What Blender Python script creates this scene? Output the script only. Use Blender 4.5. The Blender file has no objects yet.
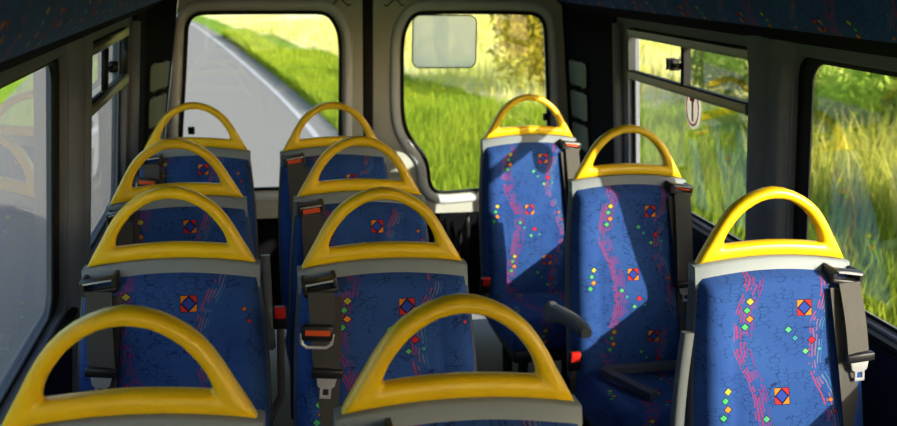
import bpy, bmesh, math, random
from mathutils import Vector, Matrix
random.seed(7)
C = bpy.context.scene.collection
SC = bpy.context.scene
CZ = 1.66                       # camera height above the bus floor

# ------------------------------------------------------------------ materials
def srgb(r, g, b):
    f = lambda v: (v / 255 / 12.92) if v / 255 <= .04045 else ((v / 255 + .055) / 1.055) ** 2.4
    return (f(r), f(g), f(b), 1)

class G:
    """small helper around one material's node tree"""
    def __init__(self, name):
        self.mat = bpy.data.materials.new(name); self.mat.use_nodes = True
        self.t = self.mat.node_tree; self.t.nodes.clear()
        self.out = self.t.nodes.new('ShaderNodeOutputMaterial')
    def n(self, kind, **kw):
        nd = self.t.nodes.new(kind)
        for k, v in kw.items(): setattr(nd, k, v)
        return nd
    def put(self, sock, v):
        if v is None: return
        if isinstance(v, bpy.types.NodeSocket): self.t.links.new(v, sock)
        else: sock.default_value = v
    def m(self, op, a, b=None, c=None):
        nd = self.n('ShaderNodeMath', operation=op)
        for i, v in enumerate((a, b, c)): self.put(nd.inputs[i], v)
        return nd.outputs[0]
    def mix(self, fac, a, b):
        nd = self.n('ShaderNodeMix', data_type='RGBA')
        self.put(nd.inputs[0], fac); self.put(nd.inputs[6], a); self.put(nd.inputs[7], b)
        return nd.outputs[2]
    def noise(self, vec, scale, detail=3, rough=.5):
        nd = self.n('ShaderNodeTexNoise')
        if vec is not None: self.put(nd.inputs['Vector'], vec)
        nd.inputs['Scale'].default_value = scale; nd.inputs['Detail'].default_value = detail
        nd.inputs['Roughness'].default_value = rough
        return nd.outputs['Fac']
    def ramp(self, fac, stops):
        nd = self.n('ShaderNodeValToRGB'); el = nd.color_ramp.elements
        while len(el) < len(stops): el.new(.5)
        for e, (p, c) in zip(el, stops): e.position = p; e.color = c
        self.put(nd.inputs[0], fac); return nd.outputs[0]
    def bsdf(self, col, rough=.5, metal=0, spec=.5, bump=None, bstr=.2, bdist=.002, **kw):
        p = self.n('ShaderNodeBsdfPrincipled')
        self.put(p.inputs['Base Color'], col); self.put(p.inputs['Roughness'], rough)
        p.inputs['Metallic'].default_value = metal; p.inputs['Specular IOR Level'].default_value = spec
        for k, v in kw.items(): self.put(p.inputs[k], v)
        if bump is not None:
            b = self.n('ShaderNodeBump'); b.inputs['Strength'].default_value = bstr
            b.inputs['Distance'].default_value = bdist
            self.put(b.inputs['Height'], bump); self.t.links.new(b.outputs[0], p.inputs['Normal'])
        self.t.links.new(p.outputs[0], self.out.inputs[0]); return p
    def obj(self):
        return self.n('ShaderNodeTexCoord').outputs['Object']

def simple(name, col, rough=.5, metal=0, spec=.5, nscale=60, var=.12, bstr=.1):
    g = G(name); o = g.obj(); f = g.noise(o, nscale, 3)
    dark = tuple(c * (1 - var) for c in col[:3]) + (1,); lite = tuple(min(1, c * (1 + var)) for c in col[:3]) + (1,)
    g.bsdf(g.mix(f, dark, lite), rough, metal, spec, bump=f, bstr=bstr)
    return g.mat

def carpet(name, col):
    g = G(name); o = g.obj(); f = g.noise(o, 350, 2, .7); w = g.noise(o, 12, 4)
    d = tuple(c * .55 for c in col[:3]) + (1,); l = tuple(c * 1.45 for c in col[:3]) + (1,)
    c = g.mix(f, d, l); c = g.mix(g.m('MULTIPLY', w, .35), c, d)
    g.bsdf(c, .95, 0, .1, bump=f, bstr=.6, bdist=.003)
    return g.mat

def fabric(name):
    g = G(name)
    uv = g.n('ShaderNodeUVMap', uv_map='UVMap').outputs[0]
    sx = g.n('ShaderNodeSeparateXYZ'); g.put(sx.inputs[0], uv)
    rnd = g.n('ShaderNodeObjectInfo').outputs['Random']
    v0 = g.m('SUBTRACT', sx.outputs[1], g.m('MULTIPLY', rnd, .05)); v0 = g.m('ADD', v0, .03)
    u0 = g.m('ADD', sx.outputs[0], g.m('MULTIPLY', g.m('SUBTRACT', rnd, .5), .03))
    P = .19
    k = g.m('FLOOR', g.m('DIVIDE', v0, P))
    v = g.m('SUBTRACT', v0, g.m('MULTIPLY', k, P))
    par = g.m('ABSOLUTE', g.m('MODULO', k, 2.0))
    u = g.m('SUBTRACT', u0, g.m('SUBTRACT', g.m('MULTIPLY', par, .062), .018))
    cmb = g.n('ShaderNodeCombineXYZ'); g.put(cmb.inputs[0], u); g.put(cmb.inputs[1], v); uvl = cmb.outputs[0]
    cm2 = g.n('ShaderNodeCombineXYZ'); g.put(cm2.inputs[0], u0); g.put(cm2.inputs[1], v0); g.put(cm2.inputs[2], rnd); uvg = cm2.outputs[0]
    big = g.noise(uvg, 7, 3)
    fine = g.noise(uvg, 420, 2, .6)
    base = g.mix(big, srgb(32, 60, 128), srgb(58, 100, 164))
    base = g.mix(g.m('MULTIPLY', fine, .35), base, srgb(14, 24, 78))
    # dark scribbles: brick-like cracks broken up by noise
    br = g.n('ShaderNodeTexVoronoi', feature='DISTANCE_TO_EDGE', distance='EUCLIDEAN')
    mp = g.n('ShaderNodeMapping'); g.put(mp.inputs[0], uvg); mp.inputs['Scale'].default_value = (.8, 1.9, 1)
    g.put(br.inputs['Vector'], mp.outputs[0]); br.inputs['Scale'].default_value = 58; br.inputs['Randomness'].default_value = .75
    ln = g.m('LESS_THAN', br.outputs['Distance'], .035)
    msk = g.m('GREATER_THAN', g.noise(uvg, 26, 2), .5)
    base = g.mix(g.m('MULTIPLY', g.m('MULTIPLY', ln, msk), .6), base, srgb(6, 8, 34))
    # wavy bundles of fine threads
    wob = g.m('MULTIPLY', g.m('SUBTRACT', g.noise(uvg, 14, 2), .5), .03)
    def bundle(col, c0, amp, ph, half, colA, colB, per=.0075):
        c = g.m('ADD', g.m('MULTIPLY', g.m('SINE', g.m('ADD', g.m('MULTIPLY', v0, 2 * math.pi / .38), ph)), amp), c0)
        d = g.m('ADD', g.m('SUBTRACT', u0, c), wob)
        inn = g.m('LESS_THAN', g.m('ABSOLUTE', d), half)
        th = g.m('GREATER_THAN', g.m('SINE', g.m('MULTIPLY', d, 2 * math.pi / per)), .25)
        nz = g.m('GREATER_THAN', g.noise(uvg, 48, 3), .47)
        mk = g.m('MULTIPLY', g.m('MULTIPLY', inn, th), nz)
        f = g.m('ADD', g.m('MULTIPLY', d, .5 / half), .5)
        return g.mix(g.m('MULTIPLY', mk, .8), col, g.mix(f, colA, colB))
    base = bundle(base, -.080, .022, .4, .021, srgb(186, 28, 44), srgb(110, 46, 120))
    base = bundle(base, .088, .024, .9, .017, srgb(186, 28, 50), srgb(50, 130, 160))
    # lozenges: (u, v, radius, colour)
    loz = [(-.040, .085, .0095, srgb(90, 190, 130)), (-.024, .066, .0085, srgb(70, 150, 170)), (.016, .060, .0100, srgb(220, 40, 50)),
           (.000, .036, .0085, srgb(110, 200, 120)), (.034, .040, .0070, srgb(80, 160, 180)),
           (-.130, .150, .0105, srgb(200, 190, 60)), (-.138, .131, .0095, srgb(80, 190, 110)), (-.132, .112, .0100, srgb(235, 140, 40)),
           (-.144, .095, .0100, srgb(80, 190, 110)), (.118, .118, .0070, srgb(230, 120, 40)), (.128, .092, .0060, srgb(220, 60, 50))]
    for a, b, r, colr in loz:
        s = g.n('ShaderNodeVectorMath', operation='SUBTRACT'); g.put(s.inputs[0], uvl); s.inputs[1].default_value = (a, b, 0)
        ab = g.n('ShaderNodeVectorMath', operation='ABSOLUTE'); g.put(ab.inputs[0], s.outputs[0])
        d = g.n('ShaderNodeVectorMath', operation='DOT_PRODUCT'); g.put(d.inputs[0], ab.outputs[0]); d.inputs[1].default_value = (.85, 1, 0)
        base = g.mix(g.m('LESS_THAN', d.outputs['Value'], r * .95), base, srgb(8, 12, 40))
        base = g.mix(g.m('MULTIPLY', g.m('LESS_THAN', d.outputs['Value'], r * .74), .8), base, colr)
    # squares with an open lozenge in the middle
    a = g.m('SUBTRACT', u, 0.0); b = g.m('SUBTRACT', v, .132)
    aa = g.m('ABSOLUTE', a); bb = g.m('ABSOLUTE', b); cheb = g.m('MAXIMUM', aa, bb); man = g.m('ADD', aa, bb)
    base = g.mix(g.m('LESS_THAN', cheb, .0182), base, srgb(10, 10, 40))
    corner = g.m('MULTIPLY', g.m('LESS_THAN', cheb, .0168), g.m('GREATER_THAN', man, .0176))
    quad = g.m('GREATER_THAN', g.m('MULTIPLY', a, b), 0)
    base = g.mix(corner, base, g.mix(quad, srgb(208, 124, 34), srgb(190, 42, 38)))
    base = g.mix(g.m('LESS_THAN', man, .0135), base, srgb(44, 66, 150))
    p = g.bsdf(base, .9, 0, .15, bump=fine, bstr=.35, bdist=.002)
    p.inputs['Sheen Weight'].default_value = .16; p.inputs['Sheen Roughness'].default_value = .4
    p.inputs['Sheen Tint'].default_value = (.4, .62, 1, 1)
    return g.mat

def webbing(name):
    g = G(name); o = g.obj()
    w = g.n('ShaderNodeTexWave', wave_type='BANDS', bands_direction='Z'); g.put(w.inputs[0], o)
    w.inputs['Scale'].default_value = 160; w.inputs['Distortion'].default_value = .5
    c = g.mix(w.outputs['Fac'], srgb(56, 54, 50), srgb(90, 86, 79))
    g.bsdf(c, .7, 0, .3, bump=w.outputs['Fac'], bstr=.25, bdist=.001)
    return g.mat

def glass(name, tint=(.93, .95, .92, 1), spec=1.0, haze=0.0):
    g = G(name)
    tr = g.n('ShaderNodeBsdfTransparent'); tr.inputs[0].default_value = tint
    gl = g.n('ShaderNodeBsdfGlossy'); gl.inputs['Roughness'].default_value = .02; gl.inputs[0].default_value = (1, 1, 1, 1)
    ge = g.n('ShaderNodeNewGeometry'); dt = g.n('ShaderNodeVectorMath', operation='DOT_PRODUCT')
    g.put(dt.inputs[0], ge.outputs['Normal']); g.put(dt.inputs[1], ge.outputs['Incoming'])
    sch = g.m('ADD', g.m('MULTIPLY', g.m('POWER', g.m('SUBTRACT', 1.0, g.m('ABSOLUTE', dt.outputs['Value'])), 5.0), .84), .14)
    mx = g.n('ShaderNodeMixShader'); g.put(mx.inputs[0], g.m('MULTIPLY', sch, spec))
    g.t.links.new(tr.outputs[0], mx.inputs[1]); g.t.links.new(gl.outputs[0], mx.inputs[2])
    last = mx
    if haze:
        df = g.n('ShaderNodeBsdfTranslucent'); df.inputs[0].default_value = (1, .96, .88, 1)
        m2 = g.n('ShaderNodeMixShader'); m2.inputs[0].default_value = haze
        g.t.links.new(mx.outputs[0], m2.inputs[1]); g.t.links.new(df.outputs[0], m2.inputs[2]); last = m2
    g.t.links.new(last.outputs[0], g.out.inputs[0]); return g.mat

M = {}
M['fabric'] = fabric('moquette_fabric')
g = G('yellow_plastic'); o = g.obj(); f = g.noise(o, 90, 3)
g.bsdf(g.mix(g.noise(o, 9, 2), srgb(236, 188, 8), srgb(246, 204, 18)), g.m('ADD', g.m('MULTIPLY', f, .15), .27), 0, .5, bump=f, bstr=.05); M['yellow'] = g.mat
M['slate'] = simple('slate_plastic', srgb(74, 80, 92), .55, 0, .35, 300, .08, .15)
M['shell'] = simple('grey_plastic', srgb(128, 136, 138), .5, 0, .4, 300, .08, .15)
M['arm'] = simple('armrest_grey', srgb(96, 100, 98), .45, 0, .4, 200, .08)
M['dark_plastic'] = simple('black_plastic', srgb(28, 28, 30), .4, 0, .5, 120, .2)
M['rubber'] = simple('black_rubber', srgb(10, 10, 11), .6, 0, .3, 80, .2)
M['web'] = webbing('belt_webbing_weave')
M['chrome'] = simple('brushed_steel', srgb(206, 206, 204), .42, .45, .5, 150, .06)
M['steel_dark'] = simple('dark_steel', srgb(52, 54, 58), .45, .6, .5, 90, .15)
M['orange'] = simple('orange_label', srgb(236, 92, 40), .5, 0, .4, 200, .1)
M['red'] = simple('red_button', srgb(222, 40, 30), .4, 0, .5, 90, .08)
M['carpet'] = carpet('grey_carpet_trim', srgb(122, 126, 138))
M['navy_carpet'] = carpet('navy_carpet_trim', srgb(34, 38, 62))
M['black_trim'] = carpet('black_trim', srgb(17, 17, 20))
M['roof_lining'] = carpet('roof_lining', srgb(190, 190, 188))
M['door_paint'] = simple('painted_door_grey', srgb(190, 192, 180), .38, 0, .5, 14, .05, .02)
M['bezel'] = simple('pale_bezel_plastic', srgb(222, 226, 230), .35, 0, .5, 20, .04, .02)
M['plate'] = simple('cover_plate_grey', srgb(96, 100, 92), .5, 0, .4, 120, .1)
M['alu'] = simple('anodised_aluminium', srgb(128, 124, 112), .45, .55, .5, 160, .06)
M['glass'] = glass('window_glass')
M['lens'] = glass('hazed_lens_sheet', (1, 1, 1, 1), 1.0, .5)  # white translucent haze stands in for the bright sky view through the lens
M['white'] = simple('white_vinyl', srgb(238, 236, 232), .5, 0, .4, 100, .03)
M['floor'] = simple('vinyl_floor', srgb(40, 42, 48), .6, 0, .4, 180, .3)
# outdoors
g = G('asphalt'); o = g.obj(); f = g.noise(o, 60, 3); w = g.noise(o, .6, 4)
c = g.mix(f, srgb(122, 121, 117), srgb(150, 148, 143)); c = g.mix(g.m('MULTIPLY', w, .5), c, srgb(134, 132, 128))
g.bsdf(c, .9, 0, .2, bump=f, bstr=.2); M['road'] = g.mat
M['line'] = simple('road_paint', srgb(184, 186, 190), .8, 0, .2, 40, .08)
def leafmat(name, cols, scale=.9):
    g = G(name); o = g.obj()
    f = g.noise(o, scale, 4, .6); h = g.n('ShaderNodeNewGeometry').outputs['Random Per Island']
    c = g.ramp(f, [(.3, cols[0]), (.5, cols[1]), (.7, cols[2])])
    c = g.mix(g.m('MULTIPLY', h, .45), c, cols[3])
    d = g.n('ShaderNodeBsdfDiffuse'); g.put(d.inputs[0], c)
    t = g.n('ShaderNodeBsdfTranslucent'); g.put(t.inputs[0], c)
    mx = g.n('ShaderNodeMixShader'); mx.inputs[0].default_value = .4
    g.t.links.new(d.outputs[0], mx.inputs[1]); g.t.links.new(t.outputs[0], mx.inputs[2])
    g.t.links.new(mx.outputs[0], g.out.inputs[0]); return g.mat
M['grass'] = leafmat('verge_grass', [srgb(108, 146, 34), srgb(134, 164, 40), srgb(166, 180, 50), srgb(186, 188, 72)])
M['tall'] = leafmat('tall_dry_grass', [srgb(176, 186, 60), srgb(206, 198, 74), srgb(224, 212, 104), srgb(226, 216, 140)], .5)
M['pale'] = leafmat('pale_field_grass', [srgb(176, 190, 60), srgb(210, 206, 90), srgb(236, 226, 150), srgb(244, 236, 190)], .5)
M['leaf'] = leafmat('hedge_leaves', [srgb(116, 156, 58), srgb(150, 182, 64), srgb(188, 202, 76), srgb(208, 206, 104)], 1.2)
M['leaf_dark'] = leafmat('dark_tree_leaves', [srgb(90, 124, 60), srgb(124, 152, 68), srgb(160, 176, 84), srgb(196, 194, 116)], 1.2)
M['leaf_gold'] = leafmat('golden_tree_leaves', [srgb(116, 112, 26), srgb(158, 142, 34), srgb(190, 172, 50), srgb(206, 196, 90)], 1.2)
M['bark'] = simple('bark', srgb(70, 58, 44), .9, 0, .2, 20, .3, .5)
g = G('verge_soil'); o = g.obj(); f = g.noise(o, 1.2, 5, .65)
g.bsdf(g.ramp(f, [(.3, srgb(98, 138, 34)), (.55, srgb(122, 156, 40)), (.75, srgb(154, 168, 54))]), .95, 0, .1); M['verge'] = g.mat
g = G('pale_field'); o = g.obj(); f = g.noise(o, .35, 5, .65)
g.bsdf(g.ramp(f, [(.32, srgb(178, 196, 60)), (.5, srgb(226, 222, 140)), (.68, srgb(246, 240, 206))]), .95, 0, .1); M['field'] = g.mat

# ------------------------------------------------------------------ mesh helpers
def new_obj(name, me, mat=None, parent=None, smooth=True):
    o = bpy.data.objects.new(name, me); C.objects.link(o)
    if mat is not None: me.materials.append(M[mat] if isinstance(mat, str) else mat)
    if smooth and len(me.polygons): me.polygons.foreach_set('use_smooth', [True] * len(me.polygons))
    if parent is not None: o.parent = parent
    return o
def bm_obj(name, bm, mat, parent=None, smooth=True, sharp=40):
    bmesh.ops.recalc_face_normals(bm, faces=bm.faces[:])
    if smooth:
        for e in bm.edges:
            if len(e.link_faces) == 2 and e.calc_face_angle(0) > math.radians(sharp): e.smooth = False
    me = bpy.data.meshes.new(name); bm.to_mesh(me); bm.free()
    return new_obj(name, me, mat, parent, smooth)
def empty(name, loc=(0, 0, 0), parent=None):
    o = bpy.data.objects.new(name, None); C.objects.link(o); o.location = loc; o.empty_display_size = .1
    if parent is not None: o.parent = parent
    return o
def tag(o, label=None, cat=None, group=None, kind=None):
    if label: o['label'] = label
    if cat: o['category'] = cat
    if group: o['group'] = group
    if kind: o['kind'] = kind
    return o
def box(bm, lo, hi, bev=0, seg=2, mat=None):
    r = bmesh.ops.create_cube(bm, size=1)
    vs = r['verts']
    for v in vs:
        v.co = Vector(((lo[i] + hi[i]) / 2 + v.co[i] * (hi[i] - lo[i])) for i in range(3))
    if bev:
        es = list({e for v in vs for e in v.link_edges})
        r2 = bmesh.ops.bevel(bm, geom=es, offset=bev, segments=seg, profile=.5, affect='EDGES')
        vs = list({v for f in r2['faces'] for v in f.verts} | {v for v in vs if v.is_valid})
    if mat is not None:
        for v in vs: v.co = mat @ v.co
    return vs
def tube(bm, pts, rad, n=10, closed=False, flat=1.0, nrm=Vector((0, 1, 0))):
    """tube along pts; flat scales the section along nrm"""
    pts = [Vector(p) for p in pts]; rings = []; L = len(pts)
    for i, p in enumerate(pts):
        a = pts[(i - 1) % L] if (closed or i) else p; b = pts[(i + 1) % L] if (closed or i < L - 1) else p
        t = (b - a).normalized(); s = t.cross(nrm)
        s = s.normalized() if s.length > 1e-6 else t.orthogonal().normalized()
        w = s.cross(t).normalized(); r = rad[i] if isinstance(rad, (list, tuple)) else rad
        rings.append([bm.verts.new(p + s * r * math.cos(2 * math.pi * k / n) + w * r * flat * math.sin(2 * math.pi * k / n)) for k in range(n)])
    for i in range(L if closed else L - 1):
        A, B = rings[i], rings[(i + 1) % L]
        for k in range(n): bm.faces.new((A[k], A[(k + 1) % n], B[(k + 1) % n], B[k]))
    if not closed: bm.faces.new(rings[0][::-1]); bm.faces.new(rings[-1])
def smooth_poly(pts, it=2, closed=True):
    for _ in range(it):
        q = []; L = len(pts)
        for i in range(L if closed else L - 1):
            a, b = pts[i], pts[(i + 1) % L]
            q += [tuple(a[j] * .75 + b[j] * .25 for j in range(len(a))), tuple(a[j] * .25 + b[j] * .75 for j in range(len(a)))]
        pts = q if closed else [pts[0]] + q + [pts[-1]]
    return pts
def rrect(x0, x1, y0, y1, r, n=6):
    out = []
    for cx, cy, a0 in ((x1 - r, y1 - r, 0), (x0 + r, y1 - r, 90), (x0 + r, y0 + r, 180), (x1 - r, y0 + r, 270)):
        for k in range(n + 1):
            a = math.radians(a0 + 90 * k / n); out.append((cx + r * math.cos(a), cy + r * math.sin(a)))
    return out
def offset_poly(pts, d):
    """grow (d>0) a counter-clockwise or clockwise polygon"""
    A = sum(pts[i][0] * pts[(i + 1) % len(pts)][1] - pts[(i + 1) % len(pts)][0] * pts[i][1] for i in range(len(pts)))
    s = 1 if A > 0 else -1; out = []
    for i in range(len(pts)):
        a, b, c = pts[i - 1], pts[i], pts[(i + 1) % len(pts)]
        t = Vector((c[0] - a[0], c[1] - a[1])).normalized()
        out.append((b[0] + s * t.y * d, b[1] - s * t.x * d))
    return out
def panel(outer, holes, thick, bev, fn):
    """flat plate with holes; fn maps (a, b, c) to a point; returns a mesh"""
    cu = bpy.data.curves.new('tmp', 'CURVE'); cu.dimensions = '2D'; cu.fill_mode = 'BOTH'
    cu.extrude = thick / 2 - bev; cu.bevel_depth = bev; cu.bevel_resolution = 2; cu.offset = -bev
    for loop in [outer] + list(holes):
        sp = cu.splines.new('POLY'); sp.points.add(len(loop) - 1); sp.use_cyclic_u = True
        for p, q in zip(sp.points, loop): p.co = (q[0], q[1], 0, 1)
    o = bpy.data.objects.new('tmp', cu); C.objects.link(o)
    dg = bpy.context.evaluated_depsgraph_get()
    me = bpy.data.meshes.new_from_object(o.evaluated_get(dg))
    bpy.data.objects.remove(o); bpy.data.curves.remove(cu)
    bm = bmesh.new(); bm.from_mesh(me); bpy.data.meshes.remove(me)
    bmesh.ops.remove_doubles(bm, verts=bm.verts[:], dist=1e-5)
    for v in bm.verts: v.co = Vector(fn(*v.co))
    for f in bm.faces: f.material_index = 0
    return bm

# ------------------------------------------------------------------ the seat
RC = .25                                                   # recline
HB = 1.009                                                 # height of the grab handle's foot
lean = lambda z: -RC * max(0.0, 1.0 - z) if z < 1.0 else .07 * (z - 1.0)
def halfw(z):                                              # half width of the upholstery
    t = max(0, min(1, (1.0 - z) / .35)); return .181 + .022 * (1 - (1 - t) ** 2)
def make_handle():
    half_o = [(.181, .004), (.172, .022), (.160, .043), (.149, .062), (.136, .086), (.122, .108), (.108, .126), (.092, .141), (.072, .155), (.050, .166), (.026, .174), (0, .1775)]
    half_i = [(.1185, .0465), (.1195, .052), (.1165, .064), (.111, .077), (.101, .093), (.090, .107), (.078, .120), (.064, .131), (.049, .140), (.034, .147), (.017, .1505), (0, .152)]
    bot_o = [(.150, .009), (.105, .0145), (.055, .0185), (0, .020)]
    bot_i = [(.113, .0462), (.080, .0495), (.040, .0522), (0, .0535)]
    def ring(h, b):
        up = [(x, z) for x, z in h]; left = [(-x, z) for x, z in h[:-1]][::-1]
        bl = [(-x, z) for x, z in b[:-1]]
        return up + left + bl + b[::-1]
    O, I = ring(half_o, bot_o), ring(half_i, bot_i)
    bm = bmesh.new(); K = 16; rings = []
    for (ox, oz), (ix, iz) in zip(O, I):
        cx, cz = (ox + ix) / 2, (oz + iz) / 2; hx, hz = (ox - ix) / 2, (oz - iz) / 2
        R = []
        for k in range(K):
            a = 2 * math.pi * k / K; c, s = math.cos(a), math.sin(a)
            e = .62
            cc = math.copysign(abs(c) ** e, c); ss = math.copysign(abs(s) ** e, s)
            z = cz + hz * cc
            R.append(bm.verts.new((cx + hx * cc, ss * .019 + .07 * z, HB + z)))
        rings.append(R)
    L = len(rings)
    for i in range(L):
        A, B = rings[i], rings[(i + 1) % L]
        for k in range(K): bm.faces.new((A[k], A[(k + 1) % K], B[(k + 1) % K], B[k]))
    return bm
def shell_outline(d=0.0):
    pts = []
    for k in range(15):
        z = .40 + (1.0 - .40) * k / 14; pts.append((halfw(z) + .006 + d, z))
    for k in range(1, 12):
        x = (halfw(1.0) + .006 + d) * (1 - k / 6)
        if abs(x) < .18: pts.append((x, 1.006 + .0195 * (1 - (x / .185) ** 2) + d))
    for k in range(14, -1, -1):
        z = .40 + .60 * k / 14; pts.append((-halfw(z) - .006 - d, z))
    return pts
def make_shell():
    bm = bmesh.new(); rings = []
    for d, y in ((-.012, -.022), (-.003, -.021), (0, -.014), (0, .018), (-.010, .036), (-.030, .044)):
        rings.append([bm.verts.new((x, lean(z) + y, z)) for x, z in shell_outline(d)])
    n = len(rings[0])
    for a, b in zip(rings, rings[1:]):
        for k in range(n): bm.faces.new((a[k], a[(k + 1) % n], b[(k + 1) % n], b[k]))
    bm.faces.new(rings[0]); bm.faces.new(rings[-1][::-1])
    bmesh.ops.triangulate(bm, faces=[f for f in bm.faces if len(f.verts) > 4])
    return bm
def make_strip():
    bm = bmesh.new(); rings = []; n = 24
    for k in range(n + 1):
        u = k / n * 2 - 1; x = u * .190
        z0 = .962 + .0215 * (1 - u * u); z1 = 1.0095 + .0195 * (1 - u * u)
        e = .005 * abs(u) ** 8
        f = lambda z: lean(z)
        rings.append([bm.verts.new(p) for p in ((x, f(z0) - .012, z0), (x, f(z0) - .026 + e, z0), (x, f(z1) - .0245 + e, z1 - .003), (x, f(z1) - .021 + e, z1), (x, f(z1) + .022, z1), (x, f(z0) + .022, z0))])
    for a, b in zip(rings, rings[1:]):
        for k in range(6): bm.faces.new((a[k], a[(k + 1) % 6], b[(k + 1) % 6], b[k]))
    bm.faces.new(rings[0][::-1]); bm.faces.new(rings[-1])
    return bm
def make_pad():
    bm = bmesh.new(); uvl = bm.loops.layers.uv.new('UVMap')
    NU, NV = 44, 60; grid = []
    for j in range(NV + 1):
        v = j / NV; row = []
        for i in range(NU + 1):
            u = i / NU * 2 - 1
            ztop = .985 + .0185 * (1 - u * u)
            z = .405 + (ztop - .405) * v
            x = u * halfw(z)
            ex = (1 - abs(u)) * .2; ez = min(1 - v, v + .02) * .58
            rim = lambda t, r: math.sqrt(max(0, 1 - (1 - min(1, t / r)) ** 2))
            dep = .046 * rim(ex + 1e-5, .03) * rim(ez + 1e-5, .03)
            bol = math.exp(-((abs(u) - .80) / .16) ** 2) * .012 * min(1, (1 - v) * 3)
            seam = math.exp(-((abs(u) - .60) / .025) ** 2) * .004 * (1 if v < .93 else 0)
            lum = .014 * math.exp(-((z - .62) / .12) ** 2) * (1 - u * u)
            hor = math.exp(-((z - .63) / .006) ** 2) * .003
            y = lean(z) - .018 - dep * (1 + (bol + lum - seam - hor) / .046)
            row.append(bm.verts.new((x, y, z)))
        grid.append(row)
    for j in range(NV):
        for i in range(NU):
            f = bm.faces.new((grid[j][i], grid[j][i + 1], grid[j + 1][i + 1], grid[j + 1][i]))
    for f in bm.faces:
        for l in f.loops: l[uvl].uv = (l.vert.co.x, l.vert.co.z - 1.0)
    # back plate closes the pad
    per = grid[0] + [r[-1] for r in grid[1:]] + grid[-1][-2::-1] + [r[0] for r in grid[-2:0:-1]]
    f = bm.faces.new(per[::-1])
    for l in f.loops: l[uvl].uv = (l.vert.co.x, l.vert.co.z - 1.0)
    bmesh.ops.triangulate(bm, faces=[f])
    return bm
def make_cushion():
    bm = bmesh.new(); uvl = bm.loops.layers.uv.new('UVMap')
    NU, NV = 36, 36; top = []; bot = []
    se = lambda t: math.copysign(abs(math.sin(t * math.pi / 2)) ** .55, t)
    for j in range(NV + 1):
        a = j / NV * 2 - 1; row = []; rb = []
        for i in range(NU + 1):
            b = i / NU * 2 - 1
            ed = max(0, (1 - abs(a) ** 10)) ** .5 * max(0, (1 - abs(b) ** 10)) ** .5
            bol = .010 * math.exp(-((abs(b) - .8) / .16) ** 2) - .004 * math.exp(-((abs(b) - .58) / .03) ** 2)
            y = -.355 + a * .222; x = b * (.205 - .010 * (a < 0) * a * a)
            wf = .018 * max(0, -a) ** 2
            row.append(bm.verts.new((x, y, .355 + ed * (.095 + bol + wf * .4) + .012 * (-a))))
            rb.append(bm.verts.new((x * .96, y, .352 + .012 * (-a))))
        top.append(row); bot.append(rb)
    for j in range(NV):
        for i in range(NU):
            bm.faces.new((top[j][i], top[j][i + 1], top[j + 1][i + 1], top[j + 1][i]))
            bm.faces.new((bot[j][i], bot[j + 1][i], bot[j + 1][i + 1], bot[j][i + 1]))
    def per(g): return g[0] + [r[-1] for r in g[1:]] + g[-1][-2::-1] + [r[0] for r in g[-2:0:-1]]
    A, B = per(top), per(bot); n = len(A)
    for k in range(n): bm.faces.new((A[k], B[k], B[(k + 1) % n], A[(k + 1) % n]))
    for f in bm.faces:
        for l in f.loops: l[uvl].uv = (l.vert.co.x, l.vert.co.y - .24 + (l.vert.co.z - .45) * .8)
    return bm
def make_proto():
    root = empty('bus_seat')
    bm_obj('backrest', make_pad(), 'fabric', root, True, 80)
    bm_obj('backrest_shell', make_shell(), 'slate', root, True, 50)
    bm_obj('top_strip', make_strip(), 'shell', root, True, 50)
    bm_obj('grab_handle', make_handle(), 'yellow', root, True, 80)
    bm_obj('cushion', make_cushion(), 'fabric', root, True, 80)
    bm = bmesh.new(); box(bm, (-.185, -.555, .30), (.185, -.13, .351), .012)
    box(bm, (-.185, -.165, .33), (-.145, -.115, .46), .008); box(bm, (.145, -.165, .33), (.185, -.115, .46), .008)
    bm_obj('seat_frame', bm, 'steel_dark', root)
    for s in (-1, 1):
        bm = bmesh.new()
        tube(bm, [(s * .12, -.46, .31), (s * .12, -.44, .16), (s * .12, -.42, .03)], .02, 10)
        tube(bm, [(s * .12, -.20, .31), (s * .12, -.22, .16), (s * .12, -.24, .03)], .02, 10)
        box(bm, (s * .12 - .03, -.50, 0), (s * .12 + .03, -.16, .035), .008)
        bm_obj('leg', bm, 'steel_dark', root)
    return root
def front(x, z):
    return lean(z) - .018 - .058
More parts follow.
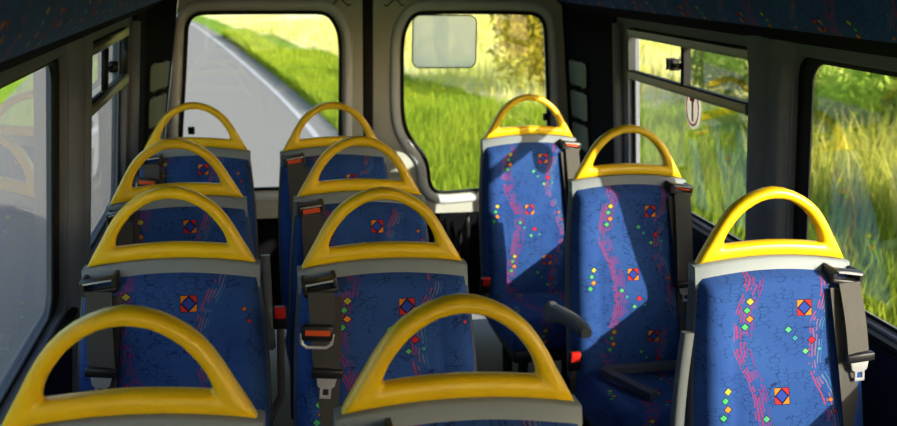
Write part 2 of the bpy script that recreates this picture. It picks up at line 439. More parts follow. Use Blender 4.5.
def add_belt(root, s, zt, clasp=None, swing=0.0, lab=0):
    """shoulder belt on side s: guide, webbing down to the tongue at height zt"""
    gx = s * (.153 if s > 0 else .144)
    bm = bmesh.new(); ry = Matrix.Rotation(math.radians(s * 8), 4, 'Y')
    T = Matrix.Translation((gx, -.066, .985)) @ ry
    box(bm, (-.036, -.014, -.012), (.036, .014, .0), .004, 2, T)
    box(bm, (-.036, -.016, .012), (.036, .012, .022), .004, 2, T)
    box(bm, (-.038, -.012, -.012), (-.028, .045, .022), .003, 2, T)
    box(bm, (.028, -.012, -.012), (.038, .045, .022), .003, 2, T)
    gd = bm_obj('belt_guide', bm, 'dark_plastic', root)
    if lab:
        bm = bmesh.new(); box(bm, (-.024, -.0185, .012 - lab), (.024, -.012, .012), .001, 1, T); bm_obj('label_patch', bm, 'orange', gd)
    bm = bmesh.new(); box(bm, (-.030, -.0180, .015), (.030, -.0155, .019), .0008, 1, T); bm_obj('metal_bar', bm, 'chrome', gd)
    def strip(z0, z1, x0, x1, off0, off1, name, w=.028, n=14):
        bm = bmesh.new(); L = []
        for k in range(n + 1):
            t = k / n; z = z0 + (z1 - z0) * t; x = x0 + (x1 - x0) * t
            y = front(x, z) - off0 - (off1 - off0) * t - .006 * math.sin(t * math.pi)
            L.append([bm.verts.new((x + dx, y + dy + dx * s * .18, z)) for dx, dy in ((-w, -.0012), (w, -.0012), (w, .0012), (-w, .0012))])
        for a, b in zip(L, L[1:]):
            for k in range(4): bm.faces.new((a[k], a[(k + 1) % 4], b[(k + 1) % 4], b[k]))
        bm.faces.new(L[0][::-1]); bm.faces.new(L[-1])
        return bm_obj(name, bm, 'web', root)
    x1 = gx + s * (.008 if s > 0 else -.006) + swing
    strip(.982, zt, gx, x1, .004, .022, 'belt_webbing')
    strip(.97, .50, gx - s * .022, gx + s * .01, -.004, 0, 'belt_webbing', .023)
    y = front(x1, zt) - .026
    T = Matrix.Translation((x1, y, zt)) @ Matrix.Rotation(math.radians(-s * 6), 4, 'Y')
    bm = bmesh.new(); box(bm, (-.033, -.009, -.010), (.033, .009, .010), .004, 2, T)
    tg = bm_obj('belt_tongue', bm, 'dark_plastic', root)
    def fn(a, b, c): return T @ Vector((a, c, b))
    out = [(-.022, -.008), (-.018, -.030), (-.012, -.034), (-.012, -.058), (.012, -.058), (.012, -.034), (.018, -.030), (.022, -.008)]
    bm = panel(out, [rrect(-.006, .006, -.051, -.036, .002, 2)], .004, .0008, fn); bm_obj('metal_blade', bm, 'chrome', tg)
    if clasp:
        xc = gx + s * .012; yc = front(xc, clasp) - .022
        T2 = Matrix.Translation((xc, yc, clasp)) @ Matrix.Rotation(math.radians(-s * 5), 4, 'Y')
        bm = bmesh.new(); box(bm, (-.034, -.012, -.016), (.034, .010, .018), .005, 2, T2)
        cl = bm_obj('belt_clasp', bm, 'dark_plastic', root)
        bm = bmesh.new(); box(bm, (-.026, -.0145, -.002), (.026, -.010, .010), .001, 1, T2); bm_obj('label_patch', bm, 'orange', cl)
        bm = bmesh.new(); tube(bm, [T2 @ Vector(p) for p in ((-.033, -.006, 0), (-.031, -.008, -.022), (-.02, -.008, -.03), (.02, -.008, -.03), (.031, -.008, -.022), (.033, -.006, 0))], .004, 8)
        bm_obj('metal_loop', bm, 'chrome', cl)
def add_buckle(root, x, y=-.20, z=.42, tilt=0):
    T = Matrix.Translation((x, y, z)) @ Matrix.Rotation(math.radians(tilt), 4, 'X')
    bm = bmesh.new(); tube(bm, [(math.copysign(.178, x), -.20, .335), (x * .97, (y - .2) / 2, (z + .3) / 2), tuple(T @ Vector((0, 0, .03)))], .011, 8, False, .45); st = bm_obj('buckle_stalk', bm, 'web', root)
    bm = bmesh.new(); box(bm, (-.020, -.013, .02), (.020, .013, .085), .006, 3, T); bk = bm_obj('buckle', bm, 'dark_plastic', st)
    bm = bmesh.new(); box(bm, (-.015, -.0155, .055), (.015, .0, .087), .003, 2, T); bm_obj('release_button', bm, 'red', st)
def arm_mesh(down, L=.27):
    """armrest blade with its round pivot at the origin; extends along -y when down, +z when up"""
    bm = bmesh.new(); n = 14; rings = []
    for k in range(n + 1):
        t = k / n; h = .029 - .011 * t; w = .017 + .002 * t
        if t > .93: h *= .8; w *= .85
        a = -L * t; b = (.062 * t - .030 * t * t * t) if down else .012 * math.sin(t * math.pi)
        if not down: h = .017 - .003 * t; w = .013
        R = []
        for q in range(12):
            th = 2 * math.pi * q / 12; c, s = math.cos(th), math.sin(th)
            c = math.copysign(abs(c) ** .5, c); s = math.copysign(abs(s) ** .5, s)
            p = Vector((w * c, a, b + h * s))
            if not down: p = Matrix.Rotation(math.radians(-99), 3, 'X') @ p
            R.append(bm.verts.new(p))
        rings.append(R)
    for A, B in zip(rings, rings[1:]):
        for k in range(12): bm.faces.new((A[k], A[(k + 1) % 12], B[(k + 1) % 12], B[k]))
    bm.faces.new(rings[0]); bm.faces.new(rings[-1][::-1])
    return bm
def add_arm(root, x, z, down, L=.27):
    y = lean(z) - .01
    o = bm_obj('armrest', arm_mesh(down, L), 'arm', root, True, 50); o.location = (x, y, z)
    o.rotation_euler = (0, 0, math.radians(6)) if down else (0, math.radians(5 if x < 0 else 0), 0)
    bm = bmesh.new(); T = Matrix.Rotation(math.pi / 2, 4, 'Y')
    bmesh.ops.create_cone(bm, cap_ends=True, segments=24, radius1=.034, radius2=.034, depth=.030, matrix=T)
    bmesh.ops.bevel(bm, geom=[e for e in bm.edges if e.calc_face_angle(0) > 1], offset=.005, segments=2, affect='EDGES')
    p = bm_obj('pivot', bm, 'arm', o)
    return o

proto = make_proto()
parts = list(proto.children)
def seat(first, X, Y, rz, ry):
    if first: r = proto
    else:
        r = proto.copy(); C.objects.link(r)
        for ch in parts:
            c = ch.copy(); C.objects.link(c); c.parent = r
    R = Matrix.Rotation(math.radians(rz), 3, 'Z') @ Matrix.Rotation(math.radians(ry), 3, 'Y')
    off = R @ Vector((0, 0, HB))
    r.rotation_euler = (0, math.radians(ry), math.radians(rz))
    r.location = (X - off.x, Y - off.y, 0)
    return r
SEATS = {  # X, Y, rz, ry, side of belt, height of tongue, clasp, label
    'L1': (-.197, 1.326, -4.0, -.85, -1, .60, None, 'yellow-handled blue seat cut off by the lower left corner of the photo'),
    'I1': (.286, 1.305, 0, .98, -1, .60, None, 'yellow-handled blue seat at bottom centre, only its handle and top edge showing'),
    'L2': (-.199, 2.095, -2.3, -.14, -1, .825, None, 'second blue seat from the front in the column along the left windows'),
    'I2': (.261, 2.031, -.1, -.26, -1, .822, .905, 'second seat from the front left of the aisle, orange clasp halfway down its belt'),
    'L3': (-.233, 2.696, 1.0, -1.25, -1, .70, None, 'third blue seat from the front in the column along the left windows'),
    'I3': (.279, 2.693, .4, .9, -1, .70, None, 'third seat from the front left of the aisle, partly hidden by two handles'),
    'L4': (-.226, 3.44, -1.5, .18, -1, .72, .925, 'rearmost blue seat along the left windows, before the road in the rear window'),
    'I4': (.258, 3.415, 2.4, -.2, -1, .69, None, 'rearmost blue seat left of the aisle, before the gap between the rear doors'),
    'R4': (1.04, 3.585, -.6, -.5, 1, .66, None, 'rearmost seat right of the aisle, its handle before the grassy rear window'),
    'R3': (1.153, 2.821, -1.7, .04, 1, .71, None, 'middle blue seat right of the aisle with its grey armrest folded down'),
    'R2': (1.153, 1.931, -2.6, -.5, 1, .825, None, 'nearest blue seat on the right with its grey armrest folded up'),
}
for i, (k, (X, Y, rz, ry, s, zt, cl, lab)) in enumerate(SEATS.items()):
    r = seat(i == 0, X, Y, rz, ry)
    tag(r, lab, 'seat', 'blue bus seats with yellow grab handles')
    add_belt(r, s, zt, cl, -.012 if k == 'R3' else 0, {'I3': .013, 'I4': .012, 'R4': .006, 'R3': .005}.get(k, 0))
    if k == 'L3': add_buckle(r, .262, -.17, .655, 6)
    else: add_buckle(r, -s * .205 if k[0] != 'R' else -.21, -.19, .43, 12)
    if k == 'R3': add_arm(r, -.262, .610, True, .27)
    elif k == 'R2': add_arm(r, -.248, .545, False, .335)
    elif k in ('L3',): add_arm(r, .232, .62, False, .24)
    if k == 'R3':
        bm = bmesh.new()
        for a, b in (((-.14, -.27), (.17, -.25)), ((-.14, -.27), (-.05, -.46))):
            d = (Vector(b) - Vector(a)); n = Vector((-d.y, d.x)).normalized() * .015; L = []
            for t in range(9):
                p = Vector(a) + d * t / 8
                L.append([bm.verts.new((p.x + n.x * q, p.y + n.y * q, .477 + h)) for q, h in ((-1, -.012), (1, -.012), (1, .008), (-1, .008))])
            for A, B in zip(L, L[1:]):
                for q in range(4): bm.faces.new((A[q], A[(q + 1) % 4], B[(q + 1) % 4], B[q]))
            bm.faces.new(L[0][::-1]); bm.faces.new(L[-1])
        o = bm_obj('lap_belt', bm, 'slate', r); o['label'] = 'grey lap belt bent in a V on the cushion'

# ------------------------------------------------------------------ the body of the bus
TILT = .08
def wx(side, z, d=0.0):                       # inner face of a side wall at height z, d metres into the bus
    return (1.44 - TILT * (z - .96) - d) if side > 0 else (-.47 + TILT * (z - .96) + d)
def struct(o): o['kind'] = 'structure'; return o
Y0, Y1, ZR = -1.6, 4.26, 1.95
WIN = {1: [(2.56, 3.53), (.98, 2.34), (-.55, .72)], -1: [(2.55, 3.46), (.95, 2.36), (-.55, .70)]}
for side, nm in ((1, 'right'), (-1, 'left')):
    holes = [rrect(a, b, .835, 1.45, .05) for a, b in WIN[side]]
    bm = panel([(Y0, -.0), (Y1, -.0), (Y1, ZR), (Y0, ZR)], holes, .05, .006,
               lambda a, b, c: (wx(side, b) + side * (.025 + c), a, b))
    struct(bm_obj('wall_' + nm, bm, 'carpet', None, True, 30))
def wbox(bm, side, y0, y1, z0, z1, d0, d1, bev=.003):
    """box lying in a side wall's plane, from d0 to d1 metres inwards of the inner face"""
    vs = box(bm, (0, y0, z0), (1, y1, z1), 0)
    for v in vs:
        d = d0 + (d1 - d0) * v.co.x; v.co.x = wx(side, v.co.z, d)
    if bev:
        bmesh.ops.bevel(bm, geom=list({e for v in vs for e in v.link_edges}), offset=bev, segments=2, affect='EDGES')
n = 0
for side in (1, -1):
    for wi, (a, b) in enumerate(WIN[side]):
        n += 1
        w = struct(empty('window_%d' % n, (wx(side, 1.14), (a + b) / 2, 0)))
        inv = Matrix.Translation(-w.location)
        def add(name, bm, mat, par=w, sm=True):
            o = bm_obj(name, bm, mat, par, sm); o.matrix_parent_inverse = inv; return o
        def addc(name, bm, mat, par): return bm_obj(name, bm, mat, par)
        bm = bmesh.new()
        q = [bm.verts.new((wx(side, z, -.028), y, z)) for y, z in rrect(a + .002, b - .002, .837, 1.448, .049)]
        bm.faces.new(q); add('pane', bm, 'glass', w, False)
        # black edge band bonded round the pane
        fb = .068 if wi else .02
        bm = panel(rrect(a + .001, b - .001, .836, 1.449, .049), [rrect(a + fb, b - fb, .845, 1.436, .05)], .006, .001,
                   lambda a_, b_, c: (wx(side, b_, -.022) + c * side, a_, b_))
        add('edge_seal', bm, 'rubber')
        if wi == 0:
            mid = a + (b - a) * .47
            bm = bmesh.new(); wbox(bm, side, a + .01, b - .01, 1.415, 1.442, -.018, .006); add('top_rail', bm, 'alu')
            bm = bmesh.new(); wbox(bm, side, a + .01, b - .01, 1.255, 1.283, -.018, .008); add('middle_rail', bm, 'alu')
            bm = bmesh.new(); wbox(bm, side, a + .012, b - .012, 1.2835, 1.289, -.016, .004, .001); add('rail_track', bm, 'rubber')
            bm = bmesh.new(); wbox(bm, side, b - .028, b - .016, 1.28, 1.42, -.018, .004); add('end_rail', bm, 'steel_dark')
            bm = bmesh.new(); wbox(bm, side, mid - .013, mid + .013, 1.284, 1.416, -.014, .004); dv = add('divider', bm, 'rubber')
            bm = bmesh.new(); s2 = 1
            wbox(bm, side, mid + .012, mid + .085, 1.342, 1.358, .0, .016); wbox(bm, side, mid + .055, mid + .088, 1.334, 1.368, -.004, .024)
            c = addc('catch', bm, 'dark_plastic', dv)
# carpeted pillar covers and trims
nt = 0
for side in (1, -1):
    for wi in (0, 1):
        a = WIN[side][wi + 1][1] + .004; b = WIN[side][wi][0] - .004
        bm = bmesh.new(); rows = []
        for j in range(25):
            z = .02 + (1.52 - .02) * j / 24
            flare = max(0, (z - 1.36) / .16) ** 2 * .05
            R = []
            for k in range(17):
                t = k / 16; d = .036 * (math.sin(t * math.pi) ** .45) * (1 - .38 * math.exp(-((t - .36) / .07) ** 2))
                R.append(bm.verts.new((wx(side, z, .0005 + d), a - flare + (b - a + 2 * flare) * t, z)))
            rows.append(R)
        for A, B in zip(rows, rows[1:]):
            for k in range(16): bm.faces.new((A[k], A[k + 1], B[k + 1], B[k]))
        nt += 1; struct(bm_obj('trim_%d' % nt, bm, 'carpet', None, True, 80))
    # wall below the windows: navy carpet with a black sill strip
    bm = bmesh.new(); wbox(bm, side, Y0 + .02, 4.15, .01, .80, .001, .010); nt += 1; struct(bm_obj('trim_%d' % nt, bm, 'navy_carpet'))
    bm = bmesh.new(); wbox(bm, side, Y0 + .02, 3.62, .80, .826, .001, .022, .006); nt += 1; struct(bm_obj('trim_%d' % nt, bm, 'rubber'))
# fabric-covered air ducts along the top of both sides
for side, nm in ((1, 'right'), (-1, 'left')):
    prof = [(.0, 1.482), (.03, 1.488), (.075, 1.522), (.105, 1.56), (.122, 1.61), (.15, 1.70), (.215, 1.82), (.33, 1.945), (0, 1.948)]
    prof = prof if side < 0 else [(d * 1.0, z) for d, z in prof]
    bm = bmesh.new(); uvl = bm.loops.layers.uv.new('UVMap'); rings = []
    NY = 60
    for j in range(NY + 1):
        y = Y0 + .05 + (4.2 - Y0 - .07) * j / NY
        rings.append([bm.verts.new((wx(side, z, d + .002), y, z)) for d, z in prof])
    m = len(prof); acc = [0]
    for k in range(1, m): acc.append(acc[-1] + math.hypot(prof[k][0] - prof[k - 1][0], prof[k][1] - prof[k - 1][1]))
    for j in range(NY):
        for k in range(m - 1):
            f = bm.faces.new((rings[j][k], rings[j][k + 1], rings[j + 1][k + 1], rings[j + 1][k]))
            for l, (jj, kk) in zip(f.loops, ((j, k), (j, k + 1), (j + 1, k + 1), (j + 1, k))):
                l[uvl].uv = (-.19 + (j % 4 + (jj - j)) * .095, acc[kk])
            f.material_index = 1 if k < 2 else 0
    bm.faces.new(rings[0]); bm.faces.new(rings[-1][::-1])
    nt += 1; o = struct(bm_obj('trim_%d' % nt, bm, 'fabric', None, True, 60)); o.data.materials.append(M['black_trim'])
# floor, ceiling, front end with its windscreen
bm = bmesh.new(); box(bm, (-.60, Y0, -.06), (1.57, Y1, 0)); struct(bm_obj('floor', bm, 'floor'))
bm = bmesh.new(); box(bm, (-.45, Y0, ZR), (1.42, Y1, ZR + .05)); struct(bm_obj('ceiling', bm, 'roof_lining'))
bm = panel([(-.58, 0), (1.55, 0), (1.42, ZR), (-.45, ZR)], [rrect(-.30, 1.27, .80, 1.72, .12)], .05, .005, lambda a, b, c: (a, Y0 - .03 + c, b))
struct(bm_obj('wall_front', bm, 'black_trim', None, True, 30))
w = struct(empty('window_7', (.48, Y0 - .03, 0)))
bm = bmesh.new(); bm.faces.new([bm.verts.new((x - .48, 0, z)) for x, z in rrect(-.31, 1.28, .79, 1.73, .12)])
bm_obj('pane', bm, 'glass', w, False)

# ------------------------------------------------------------------ rear doors
YD = 4.2
R_ = lambda z: z + CZ
winR = [(.629, -.31), (.630, -.50), (.631, -.63), (.648, -.715), (.690, -.778), (.730, -.825), (.752, -.885), (.757, -.945), (.770, -.985), (.800, -1.004), (.86, -1.004),
        (1.0, -.995), (1.2, -.975), (1.29, -.955), (1.318, -.90), (1.318, -.82), (1.300, -.55), (1.280, -.31), (1.270, -.235), (1.235, -.197), (1.15, -.194), (.95, -.194), (.75, -.196), (.690, -.200), (.655, -.235)]
winL = [(.353, -.31), (.350, -.50), (.346, -.75), (.342, -.88), (.325, -.945), (.27, -.965), (0, -.965), (-.25, -.965), (-.325, -.945), (-.345, -.88), (-.335, -.75), (-.308, -.50), (-.290, -.31), (-.284, -.25), (-.255, -.212), (-.20, -.205), (.05, -.202), (.25, -.200), (.295, -.205), (.33, -.24)]
doorL = [(.452, -1.58), (.452, .22), (-.27, .22), (-.317, -.15), (-.394, -.675), (-.45, -1.05), (-.47, -1.58)]
doorR = [(.496, -1.58), (.496, .22), (1.32, .22), (1.375, -.15), (1.425, -.60), (1.455, -1.05), (1.46, -1.58)]
for k, (W, D, nm) in enumerate(((winL, doorL, 'left'), (winR, doorR, 'right'))):
    cx = sum(p[0] for p in D) / len(D)
    d = struct(empty('door_%d' % (k + 1), (0, YD, 0)))
    W = smooth_poly([(x, R_(z)) for x, z in W], 2); D = [(x, R_(z)) for x, z in D]
    fl = lambda a, b, c: (a, .02 + c, b)
    bm_obj('door_panel', panel(D, [W], .03, .004, fl), 'door_paint', d, True, 30)
    ring = offset_poly(W, .036)
    bm = bmesh.new(); tube(bm, [(x, .002, z) for x, z in ring], .020, 12, True, .8); bm_obj('window_bezel', bm, 'bezel', d)
    ring = offset_poly(W, .003)
    bm = bmesh.new(); tube(bm, [(x, .006, z) for x, z in ring], .0085, 8, True, 1.0); bm_obj('window_seal', bm, 'rubber', d)
    bm = bmesh.new(); bm.faces.new([bm.verts.new((x, .024, z)) for x, z in offset_poly(W, .004)]); bm_obj('pane', bm, 'glass', d, False)
    xs = sorted((D[0][0], D[-1][0]))
    bm = bmesh.new(); box(bm, (xs[0] + .02, -.022, .08), (xs[1] - .02, .004, R_(-1.10)), .012, 3); bm_obj('lower_panel', bm, 'black_trim', d)
    bm = bmesh.new(); e = 1 if k else -1; c0 = .474 + e * .022
    for (ax, az), (bx, bz) in (((.075, -.105), (.128, -.165)), ((.128, -.165), (.140, -.160)) , ((.062, -.168), (.135, -.10)), ((.05, -.160), (.062, -.168))):
        tube(bm, [(c0 + e * ax, .004, R_(az)), (c0 + e * bx, .004, R_(bz))], .0028, 6)
    bm_obj('pressed_groove', bm, 'rubber', d)
    # hinge clip low on the outer side of the pane
    ox = (-.292, -.70) if k == 0 else (1.296, -.66)
    bm = bmesh.new(); box(bm, (ox[0] - .012, -.012, R_(ox[1]) - .016), (ox[0] + .016, .012, R_(ox[1]) + .016), .004); bm_obj('pane_clip', bm, 'rubber', d)
# black rubber seal filling the gap between the two rear doors
bm = bmesh.new(); box(bm, (.452, YD + .012, .05), (.496, YD + .03, R_(.22)), .003); nt += 1; struct(bm_obj('trim_%d' % nt, bm, 'rubber'))
# rear header and corner posts
bm = bmesh.new(); box(bm, (-.44, 4.10, 1.72), (1.40, 4.165, 1.945), .02); struct(bm_obj('wall_rear', bm, 'black_trim'))
def post_xy(side, z):
    if side > 0: return [(wx(1, z, .012), 3.64), (wx(1, z, .016), 3.88), (1.392 + .111 * (1.15 - z), 4.14), (1.385 + .111 * (1.15 - z), 4.19), (wx(1, z), 4.19), (wx(1, z), 3.64)]
    return [(wx(-1, z, .012), 3.58), (wx(-1, z, .016), 3.88), (-.368 - .147 * (1.2 - z), 4.13), (-.362 - .147 * (1.2 - z), 4.19), (wx(-1, z), 4.19), (wx(-1, z), 3.58)]
for side in (1, -1):
    bm = bmesh.new(); A = [[bm.verts.new((x, y, z)) for x, y in post_xy(side, z)] for z in [.02 + 1.73 * q / 40 for q in range(41)]]
    for R0, R1 in zip(A, A[1:]):
        for k in range(6): bm.faces.new((R0[k], R0[(k + 1) % 6], R1[(k + 1) % 6], R1[k]))
    bm.faces.new(A[0][::-1]); bm.faces.new(A[-1])
    nt += 1; struct(bm_obj('trim_%d' % nt, bm, 'black_trim', None, False))
    yr = 3.60 if side > 0 else 3.53
    bm = bmesh.new(); tube(bm, [(wx(side, z, .012), yr, z) for z in (.1, .9, 1.46)], .022, 12)
    nt += 1; struct(bm_obj('trim_%d' % nt, bm, 'carpet'))
# square cover plates on the posts
def cover_plate(side, t0, z0, w, h, label, grp):
    (xa, ya), (xb, yb) = post_xy(side, z0)[1:3]; L = math.hypot(xb - xa, yb - ya)
    def fn(a, b, c):
        (xa, ya), (xb, yb) = post_xy(side, z0 + b)[1:3]; t = t0 + a / L
        n = Vector((yb - ya, -(xb - xa), 0)).normalized() * (1 if side < 0 else -1)
        if n.y > 0: n = -n
        return Vector((xa + (xb - xa) * t, ya + (yb - ya) * t, z0 + b)) + n * (.007 - c)
    out = []
    for x, y in rrect(-w / 2, w / 2, -h / 2, h / 2, .014, 4): out.append((x, y))
    p = bm_obj('cover_plate', panel(out, [], .006, .0015, fn), 'plate'); tag(p, label, 'cover plate', grp)
    bm = bmesh.new()
    for q in (-.28, .28):
        for e in (-1, 1):
            vs = box(bm, (q * w - .008, e * h / 2 - .005, -.005), (q * w + .008, e * h / 2 + .005, .003))
            for v in vs: v.co = fn(v.co.x, v.co.y, v.co.z)
    bm_obj('tab', bm, 'plate', p, False); return p
for side in (1, -1):
    where = 'right' if side > 0 else 'left'
    for z, h, nmz in ((-.445, .105, 'upper'), (-.585, .118, 'middle'), (-.725, .108, 'lowest')):
        cover_plate(side, .60 if side > 0 else .53, R_(z), .19 if side > 0 else .20, h,
                    '%s grey square cover plate on the dark post %s of the rear doors' % (nmz, where), 'cover plates beside the rear doors')

# ------------------------------------------------------------------ small things on the glass
# wide-angle lens sheet on the right rear pane
lw = rrect(.674, .962, R_(-.435), R_(-.205), .034, 6)
t = empty('wide_angle_lens', (.818, YD, R_(-.32))); tag(t, 'square wide-angle lens sheet stuck on the right rear door window', 'lens')
bm = panel(lw, [], .003, .0005, lambda a, b, c: (a - .818, .0165 + c, b - R_(-.32))); bm_obj('lens_sheet', bm, 'lens', t, False)
bm = bmesh.new(); tube(bm, [(x - .818, .0145, z - R_(-.32)) for x, z in lw], .0028, 6, True); bm_obj('rim', bm, 'dark_plastic', t)
# oval red and white sticker on the right far pane
sy, sz = 3.0, R_(-.448)
T = Matrix.Translation((wx(1, sz, -.0265), sy, sz)) @ Matrix.Rotation(-math.atan(TILT), 4, 'Y')
t = empty('safety_sticker', (wx(1, sz, -.024), sy, sz)); tag(t, 'round red and white hammer sticker on the right side window below its rail', 'sticker')
t.rotation_euler = (0, -math.atan(TILT), 0)
def disc(r0, r1, d, n=32, sy_=1.25):
    bm = bmesh.new()
    A = [[bm.verts.new((x, r * math.cos(2 * math.pi * k / n), r * sy_ * math.sin(2 * math.pi * k / n))) for k in range(n)] for r, x in ((r1, d), (r1, d + .001)) ]
    if r0: A += [[bm.verts.new((x, r0 * math.cos(2 * math.pi * k / n), r0 * sy_ * math.sin(2 * math.pi * k / n))) for k in range(n)] for x in (d + .001, d)]
    if r0:
        for i in range(4):
            for k in range(n): bm.faces.new((A[i][k], A[i][(k + 1) % n], A[(i + 1) % 4][(k + 1) % n], A[(i + 1) % 4][k]))
    else:
        for k in range(n): bm.faces.new((A[0][k], A[0][(k + 1) % n], A[1][(k + 1) % n], A[1][k]))
        bm.faces.new(A[0]); bm.faces.new(A[1][::-1])
    return bm
g = G('sticker_white'); d1 = g.n('ShaderNodeBsdfDiffuse'); d1.inputs[0].default_value = (.85, .84, .82, 1)
d2 = g.n('ShaderNodeBsdfTranslucent'); d2.inputs[0].default_value = (.85, .84, .82, 1); m3 = g.n('ShaderNodeMixShader'); m3.inputs[0].default_value = .5
g.t.links.new(d1.outputs[0], m3.inputs[1]); g.t.links.new(d2.outputs[0], m3.inputs[2]); g.t.links.new(m3.outputs[0], g.out.inputs[0]); M['sticker'] = g.mat
bm_obj('white_disc', disc(0, .058, 0), 'sticker', t)
bm_obj('red_ring', disc(.044, .0505, -.0015), 'red', t)
bm = bmesh.new(); box(bm, (-.0015, -.005, -.045), (0, .006, .030)); box(bm, (-.0015, -.014, .022), (0, .022, .036)); bm_obj('hammer_symbol', bm, 'red', t)
# straps hung in the corner below the right rear window
t = empty('strap_bundle', (.80, 4.02, 0)); tag(t, 'bundle of black tie-down straps with a red tag hanging below the right rear window', 'straps')
bm = bmesh.new()
for k in range(7):
    x = -.12 + .035 * k; h = .50 + .035 * math.sin(k * 2.3)
    tube(bm, [(x, .02, .004), (x + .01, -.01, .25), (x - .005, .0, h), (x + .012, .03, h + .04), (x + .02, .05, h - .02), (x + .015, .055, .2), (x + .02, .06, .004)], .013, 8, False, .4)
bm_obj('straps', bm, 'dark_plastic', t)
bm = bmesh.new(); box(bm, (.02, -.035, .40), (.06, -.02, .43), .004); bm_obj('red_tag', bm, 'red', t)

# ------------------------------------------------------------------ outdoors
GZ = -.62
def interp(tab, y):
    for (a, va), (b, vb) in zip(tab, tab[1:]):
        if a <= y <= b: return va + (vb - va) * (y - a) / (b - a)
    return tab[0][1] if y < tab[0][0] else tab[-1][1]
LINE = smooth_poly([(-15, 1.55), (0, 1.35), (6, 1.18), (11.2, .90), (16.1, .51), (24, -.43), (30, -1.20), (41, -2.75), (55, -6.5), (75, -14)], 2, False)
lx = lambda y: interp(LINE, y)
def bank(x, y):                                   # ground height away from the road
    r = lx(y) + .35; d = x - r
    h = .0
    if d > .4: h = .06 * min(d - .4, 6) + .02 * math.sin(x * 1.3 + y * .4)
    dl = (lx(y) - 4.55) - x
    if dl > .3: h = .05 * min(dl - .3, 8)
    return GZ + h
def strip_mesh(name, xa, xb, nx, ys, zf, mat):
    bm = bmesh.new(); rows = []
    for y in ys:
        a, b = xa(y), xb(y)
        rows.append([bm.verts.new((a + (b - a) * k / nx, y, zf(a + (b - a) * k / nx, y))) for k in range(nx + 1)])
    for A, B in zip(rows, rows[1:]):
        for k in range(nx): bm.faces.new((A[k], A[k + 1], B[k + 1], B[k]))
    return struct(bm_obj(name, bm, mat))
YS = [-14 + 88 * k / 120 for k in range(121)]
road = strip_mesh('road', lambda y: lx(y) - 4.6, lambda y: lx(y) + .38, 4, YS, lambda x, y: GZ, 'road')
bm = bmesh.new(); rows = []
for y in YS: rows.append([bm.verts.new((lx(y) + d, y, GZ + h)) for d, h in ((-.045, .001), (-.045, .006), (.045, .006), (.045, .001))])
for A, B in zip(rows, rows[1:]):
    for k in range(3): bm.faces.new((A[k], A[k + 1], B[k + 1], B[k]))
bm_obj('edge_line', bm, 'line', road)
def in_field(x, y): return y > max(13.5, 33.0 - 4.7 * x) + .4 * math.sin(x * 2.1)
YF = [-14 + 88 * k / 300 for k in range(301)]
o = strip_mesh('verge_right', lambda y: lx(y) + .36, lambda y: lx(y) + 45, 110, YF, bank, 'verge'); o.data.materials.append(M['field'])
for p in o.data.polygons:
    if in_field(p.center.x, p.center.y): p.material_index = 1
strip_mesh('verge_left', lambda y: lx(y) - 40, lambda y: lx(y) - 4.55, 40, YS, bank, 'verge')

def tri_mesh(name, verts, faces, mat, parent=None):
    me = bpy.data.meshes.new(name); me.from_pydata(verts, [], faces); me.update()
    return new_obj(name, me, mat, parent, False)
GV, GF, GM = [], [], []
def grass(n, sampler, hmin, hmax, wid, mi):
    for _ in range(n):
        x, y = sampler(); z = bank(x, y); h = random.uniform(hmin, hmax); a = random.uniform(0, 2 * math.pi)
        dx, dy = math.cos(a) * wid / 2, math.sin(a) * wid / 2; bx, by = random.uniform(-.4, .4) * h, random.uniform(-.4, .4) * h
        k = len(GV)
        GV.extend([(x - dx, y - dy, z - .02), (x + dx, y + dy, z - .02), (x + dx * .6 + bx * .4, y + dy * .6 + by * .4, z + h * .6), (x - dx * .6 + bx * .4, y - dy * .6 + by * .4, z + h * .6), (x + bx, y + by, z + h)])
        GF.extend([(k, k + 1, k + 2, k + 3), (k + 3, k + 2, k + 4)]); GM.extend([mi, mi])
def samp_verge():
    while True:
        y = 2.0 + 24 * random.random() ** 1.2; x = lx(y) + .36 + 9 * random.random() ** 1.2
        if not in_field(x, y): return x, y
grass(85000, samp_verge, .05, .15, .016, 0)
def samp_tall():
    while True:
        y = 2.5 + 6.0 * random.random(); x = lx(y) + 3.7 + 1.7 * random.random()
        if y < 6.4 or random.random() < .15: return x, y
grass(15000, samp_tall, .35, .90, .022, 1)
def samp_side():
    y = 2 + 12 * random.random(); return lx(y) + .5 + 4.2 * random.random(), y
grass(30000, samp_side, .10, .36, .018, 0)
def samp_edge():
    y = random.uniform(15, 32); return lx(y) + .40 + random.random() ** 2 * .8, y
grass(9000, samp_edge, .10, .34, .03, 0)
def samp_field():
    while True:
        y = random.uniform(14, 36); x = lx(y) + .8 + 12 * random.random()
        if in_field(x, y): return x, y
grass(9000, samp_field, .15, .5, .03, 2)
o = tri_mesh('verge_grass', GV, GF, 'grass'); o.data.materials.append(M['tall']); o.data.materials.append(M['pale'])
o.data.polygons.foreach_set('material_index', GM); tag(o, 'green and dry yellow grass growing on the verge beside the road', 'grass', None, 'stuff')

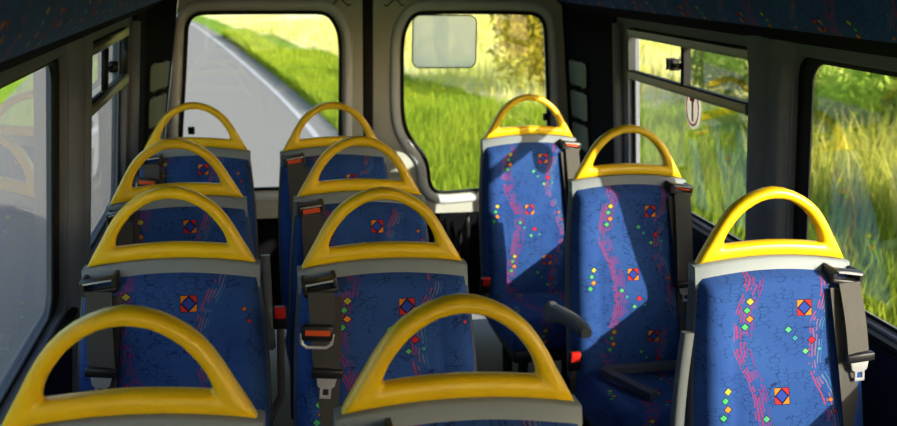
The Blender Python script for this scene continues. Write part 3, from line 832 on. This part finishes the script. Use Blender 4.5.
def foliage(n, centre, rad, size, rough=.28):
    V, F = [], []; lobes = [Vector((random.gauss(0, .45), random.gauss(0, .45), random.uniform(-.5, .6))) for _ in range(16)]
    for _ in range(n):
        l = random.choice(lobes); d = Vector((random.gauss(0, 1), random.gauss(0, 1), random.gauss(0, 1))).normalized()
        p = l + d * random.uniform(.25, .45)
        if p.length > 1: p = p / p.length * random.uniform(.85, 1)
        p = Vector((p.x * rad[0], p.y * rad[1], p.z * rad[2])) + Vector(centre)
        if p.z < .02: continue
        a = Vector((random.gauss(0, 1), random.gauss(0, 1), random.gauss(0, .6))).normalized(); b = a.orthogonal().normalized()
        b = Matrix.Rotation(random.uniform(0, 6.28), 3, a) @ b; c = a.cross(b); s = size * random.uniform(.6, 1.4); k = len(V)
        V += [tuple(p - b * s), tuple(p + c * s * .45), tuple(p + b * s), tuple(p - c * s * .45)]; F.append((k, k + 1, k + 2, k + 3))
    return V, F
def plant(name, x, y, h, r, n, size, mat, label, cat, grp, trunk=True):
    z = bank(x, y) if x > -5 else GZ
    t = empty(name, (x, y, z)); tag(t, label, cat, grp)
    ctr = (0, 0, h * .55) if not trunk else (0, 0, h * .62)
    rz = h * .62 if not trunk else h * .45
    V, F = foliage(n, ctr, (r, r, rz), size); tri_mesh('foliage', V, F, mat, t)
    bm = bmesh.new()
    tube(bm, [(0, 0, -.05), (.05, .02, h * .3), (-.03, .05, h * .6), (.02, 0, h * .85)], [.05 * h / 2, .04 * h / 2, .025 * h / 2, .01 * h / 2], 8)
    for k in range(5):
        a = k * 1.3; z0 = h * (.25 + .1 * k)
        tube(bm, [(0, 0, z0), (math.cos(a) * r * .4, math.sin(a) * r * .4, z0 + h * .12), (math.cos(a) * r * .75, math.sin(a) * r * .75, z0 + h * .2)], [.02 * h / 2, .012 * h / 2, .005 * h / 2], 6)
    bm_obj('trunk' if trunk else 'stems', bm, 'bark', t)
    return t
gp = 'hedge shrubs outside the right windows'
for x, y, h, r, n, mt, lab in (
    (7.6, 4.4, 1.15, 1.35, 7000, 'leaf', 'green hedge shrub outside the nearest right window, nearest the front'),
    (7.6, 7.3, 1.25, 1.35, 7000, 'leaf_dark', 'dark green hedge shrub outside the nearest right window, beside the pillar'),
    (7.5, 10.2, 1.15, 1.35, 7000, 'leaf', 'yellow green hedge shrub seen through the sliding window on the right'),
    (7.5, 13.1, 1.3, 1.35, 7000, 'leaf_dark', 'hedge shrub behind the sliding window, towards the rear of the bus')):
    plant('hedge_shrub', x, y, h, r, n, .055, mt, lab, 'shrub', gp, False)
plant('golden_bush', 4.75, 15.8, 2.3, 1.25, 5200, .06, 'leaf_gold', 'golden leaved bush at the top right of the right rear door window', 'bush', None, False)

# ------------------------------------------------------------------ light
world = bpy.data.worlds.new('sky'); SC.world = world; world.use_nodes = True
nt_ = world.node_tree; nt_.nodes.clear()
sky = nt_.nodes.new('ShaderNodeTexSky'); sky.sky_type = 'NISHITA'; sky.sun_disc = False
SX, SZ = .72, .50
sky.sun_elevation = math.atan2(SZ, math.hypot(SX, 1)); sky.sun_rotation = math.atan2(SX, -1); sky.dust_density = 2.5
bg = nt_.nodes.new('ShaderNodeBackground'); bg.inputs['Strength'].default_value = .30
ow = nt_.nodes.new('ShaderNodeOutputWorld'); nt_.links.new(sky.outputs[0], bg.inputs[0]); nt_.links.new(bg.outputs[0], ow.inputs[0])
sl = bpy.data.lights.new('sun', 'SUN'); sl.energy = 6.4; sl.angle = math.radians(.6); sl.color = (1, .95, .84)
so = bpy.data.objects.new('sun', sl); C.objects.link(so); so.location = (6, -8, 12)
so.rotation_euler = Vector((-SX, 1, -SZ)).to_track_quat('-Z', 'Y').to_euler()

# ------------------------------------------------------------------ camera
F_, YAW, PIT, ROL = 952.9, math.radians(11.397), math.radians(14.453), math.radians(1.039)
fw = Vector((math.sin(YAW) * math.cos(PIT), math.cos(YAW) * math.cos(PIT), -math.sin(PIT)))
rt = Vector((math.cos(YAW), -math.sin(YAW), 0)); up = rt.cross(fw)
r2 = math.cos(ROL) * rt + math.sin(ROL) * up; u2 = -math.sin(ROL) * rt + math.cos(ROL) * up
cam = bpy.data.cameras.new('camera'); co = bpy.data.objects.new('camera', cam); C.objects.link(co)
cam.sensor_fit = 'HORIZONTAL'; cam.sensor_width = 36; cam.lens = F_ / 897 * 36; cam.clip_start = .05; cam.clip_end = 300
co.matrix_world = Matrix(((r2.x, u2.x, -fw.x, 0), (r2.y, u2.y, -fw.y, 0), (r2.z, u2.z, -fw.z, CZ), (0, 0, 0, 1)))
cam.dof.use_dof = True; cam.dof.focus_distance = 2.1; cam.dof.aperture_fstop = 4.5
SC.camera = co
SC.view_settings.view_transform = 'Standard'; SC.view_settings.look = 'None'; SC.view_settings.exposure = 0.3; SC.view_settings.gamma = 1
SC.view_settings.use_curve_mapping = False
SC.cycles.use_denoising = True
SC.cycles.max_bounces = 10; SC.cycles.transparent_max_bounces = 24; SC.cycles.sample_clamp_indirect = 6
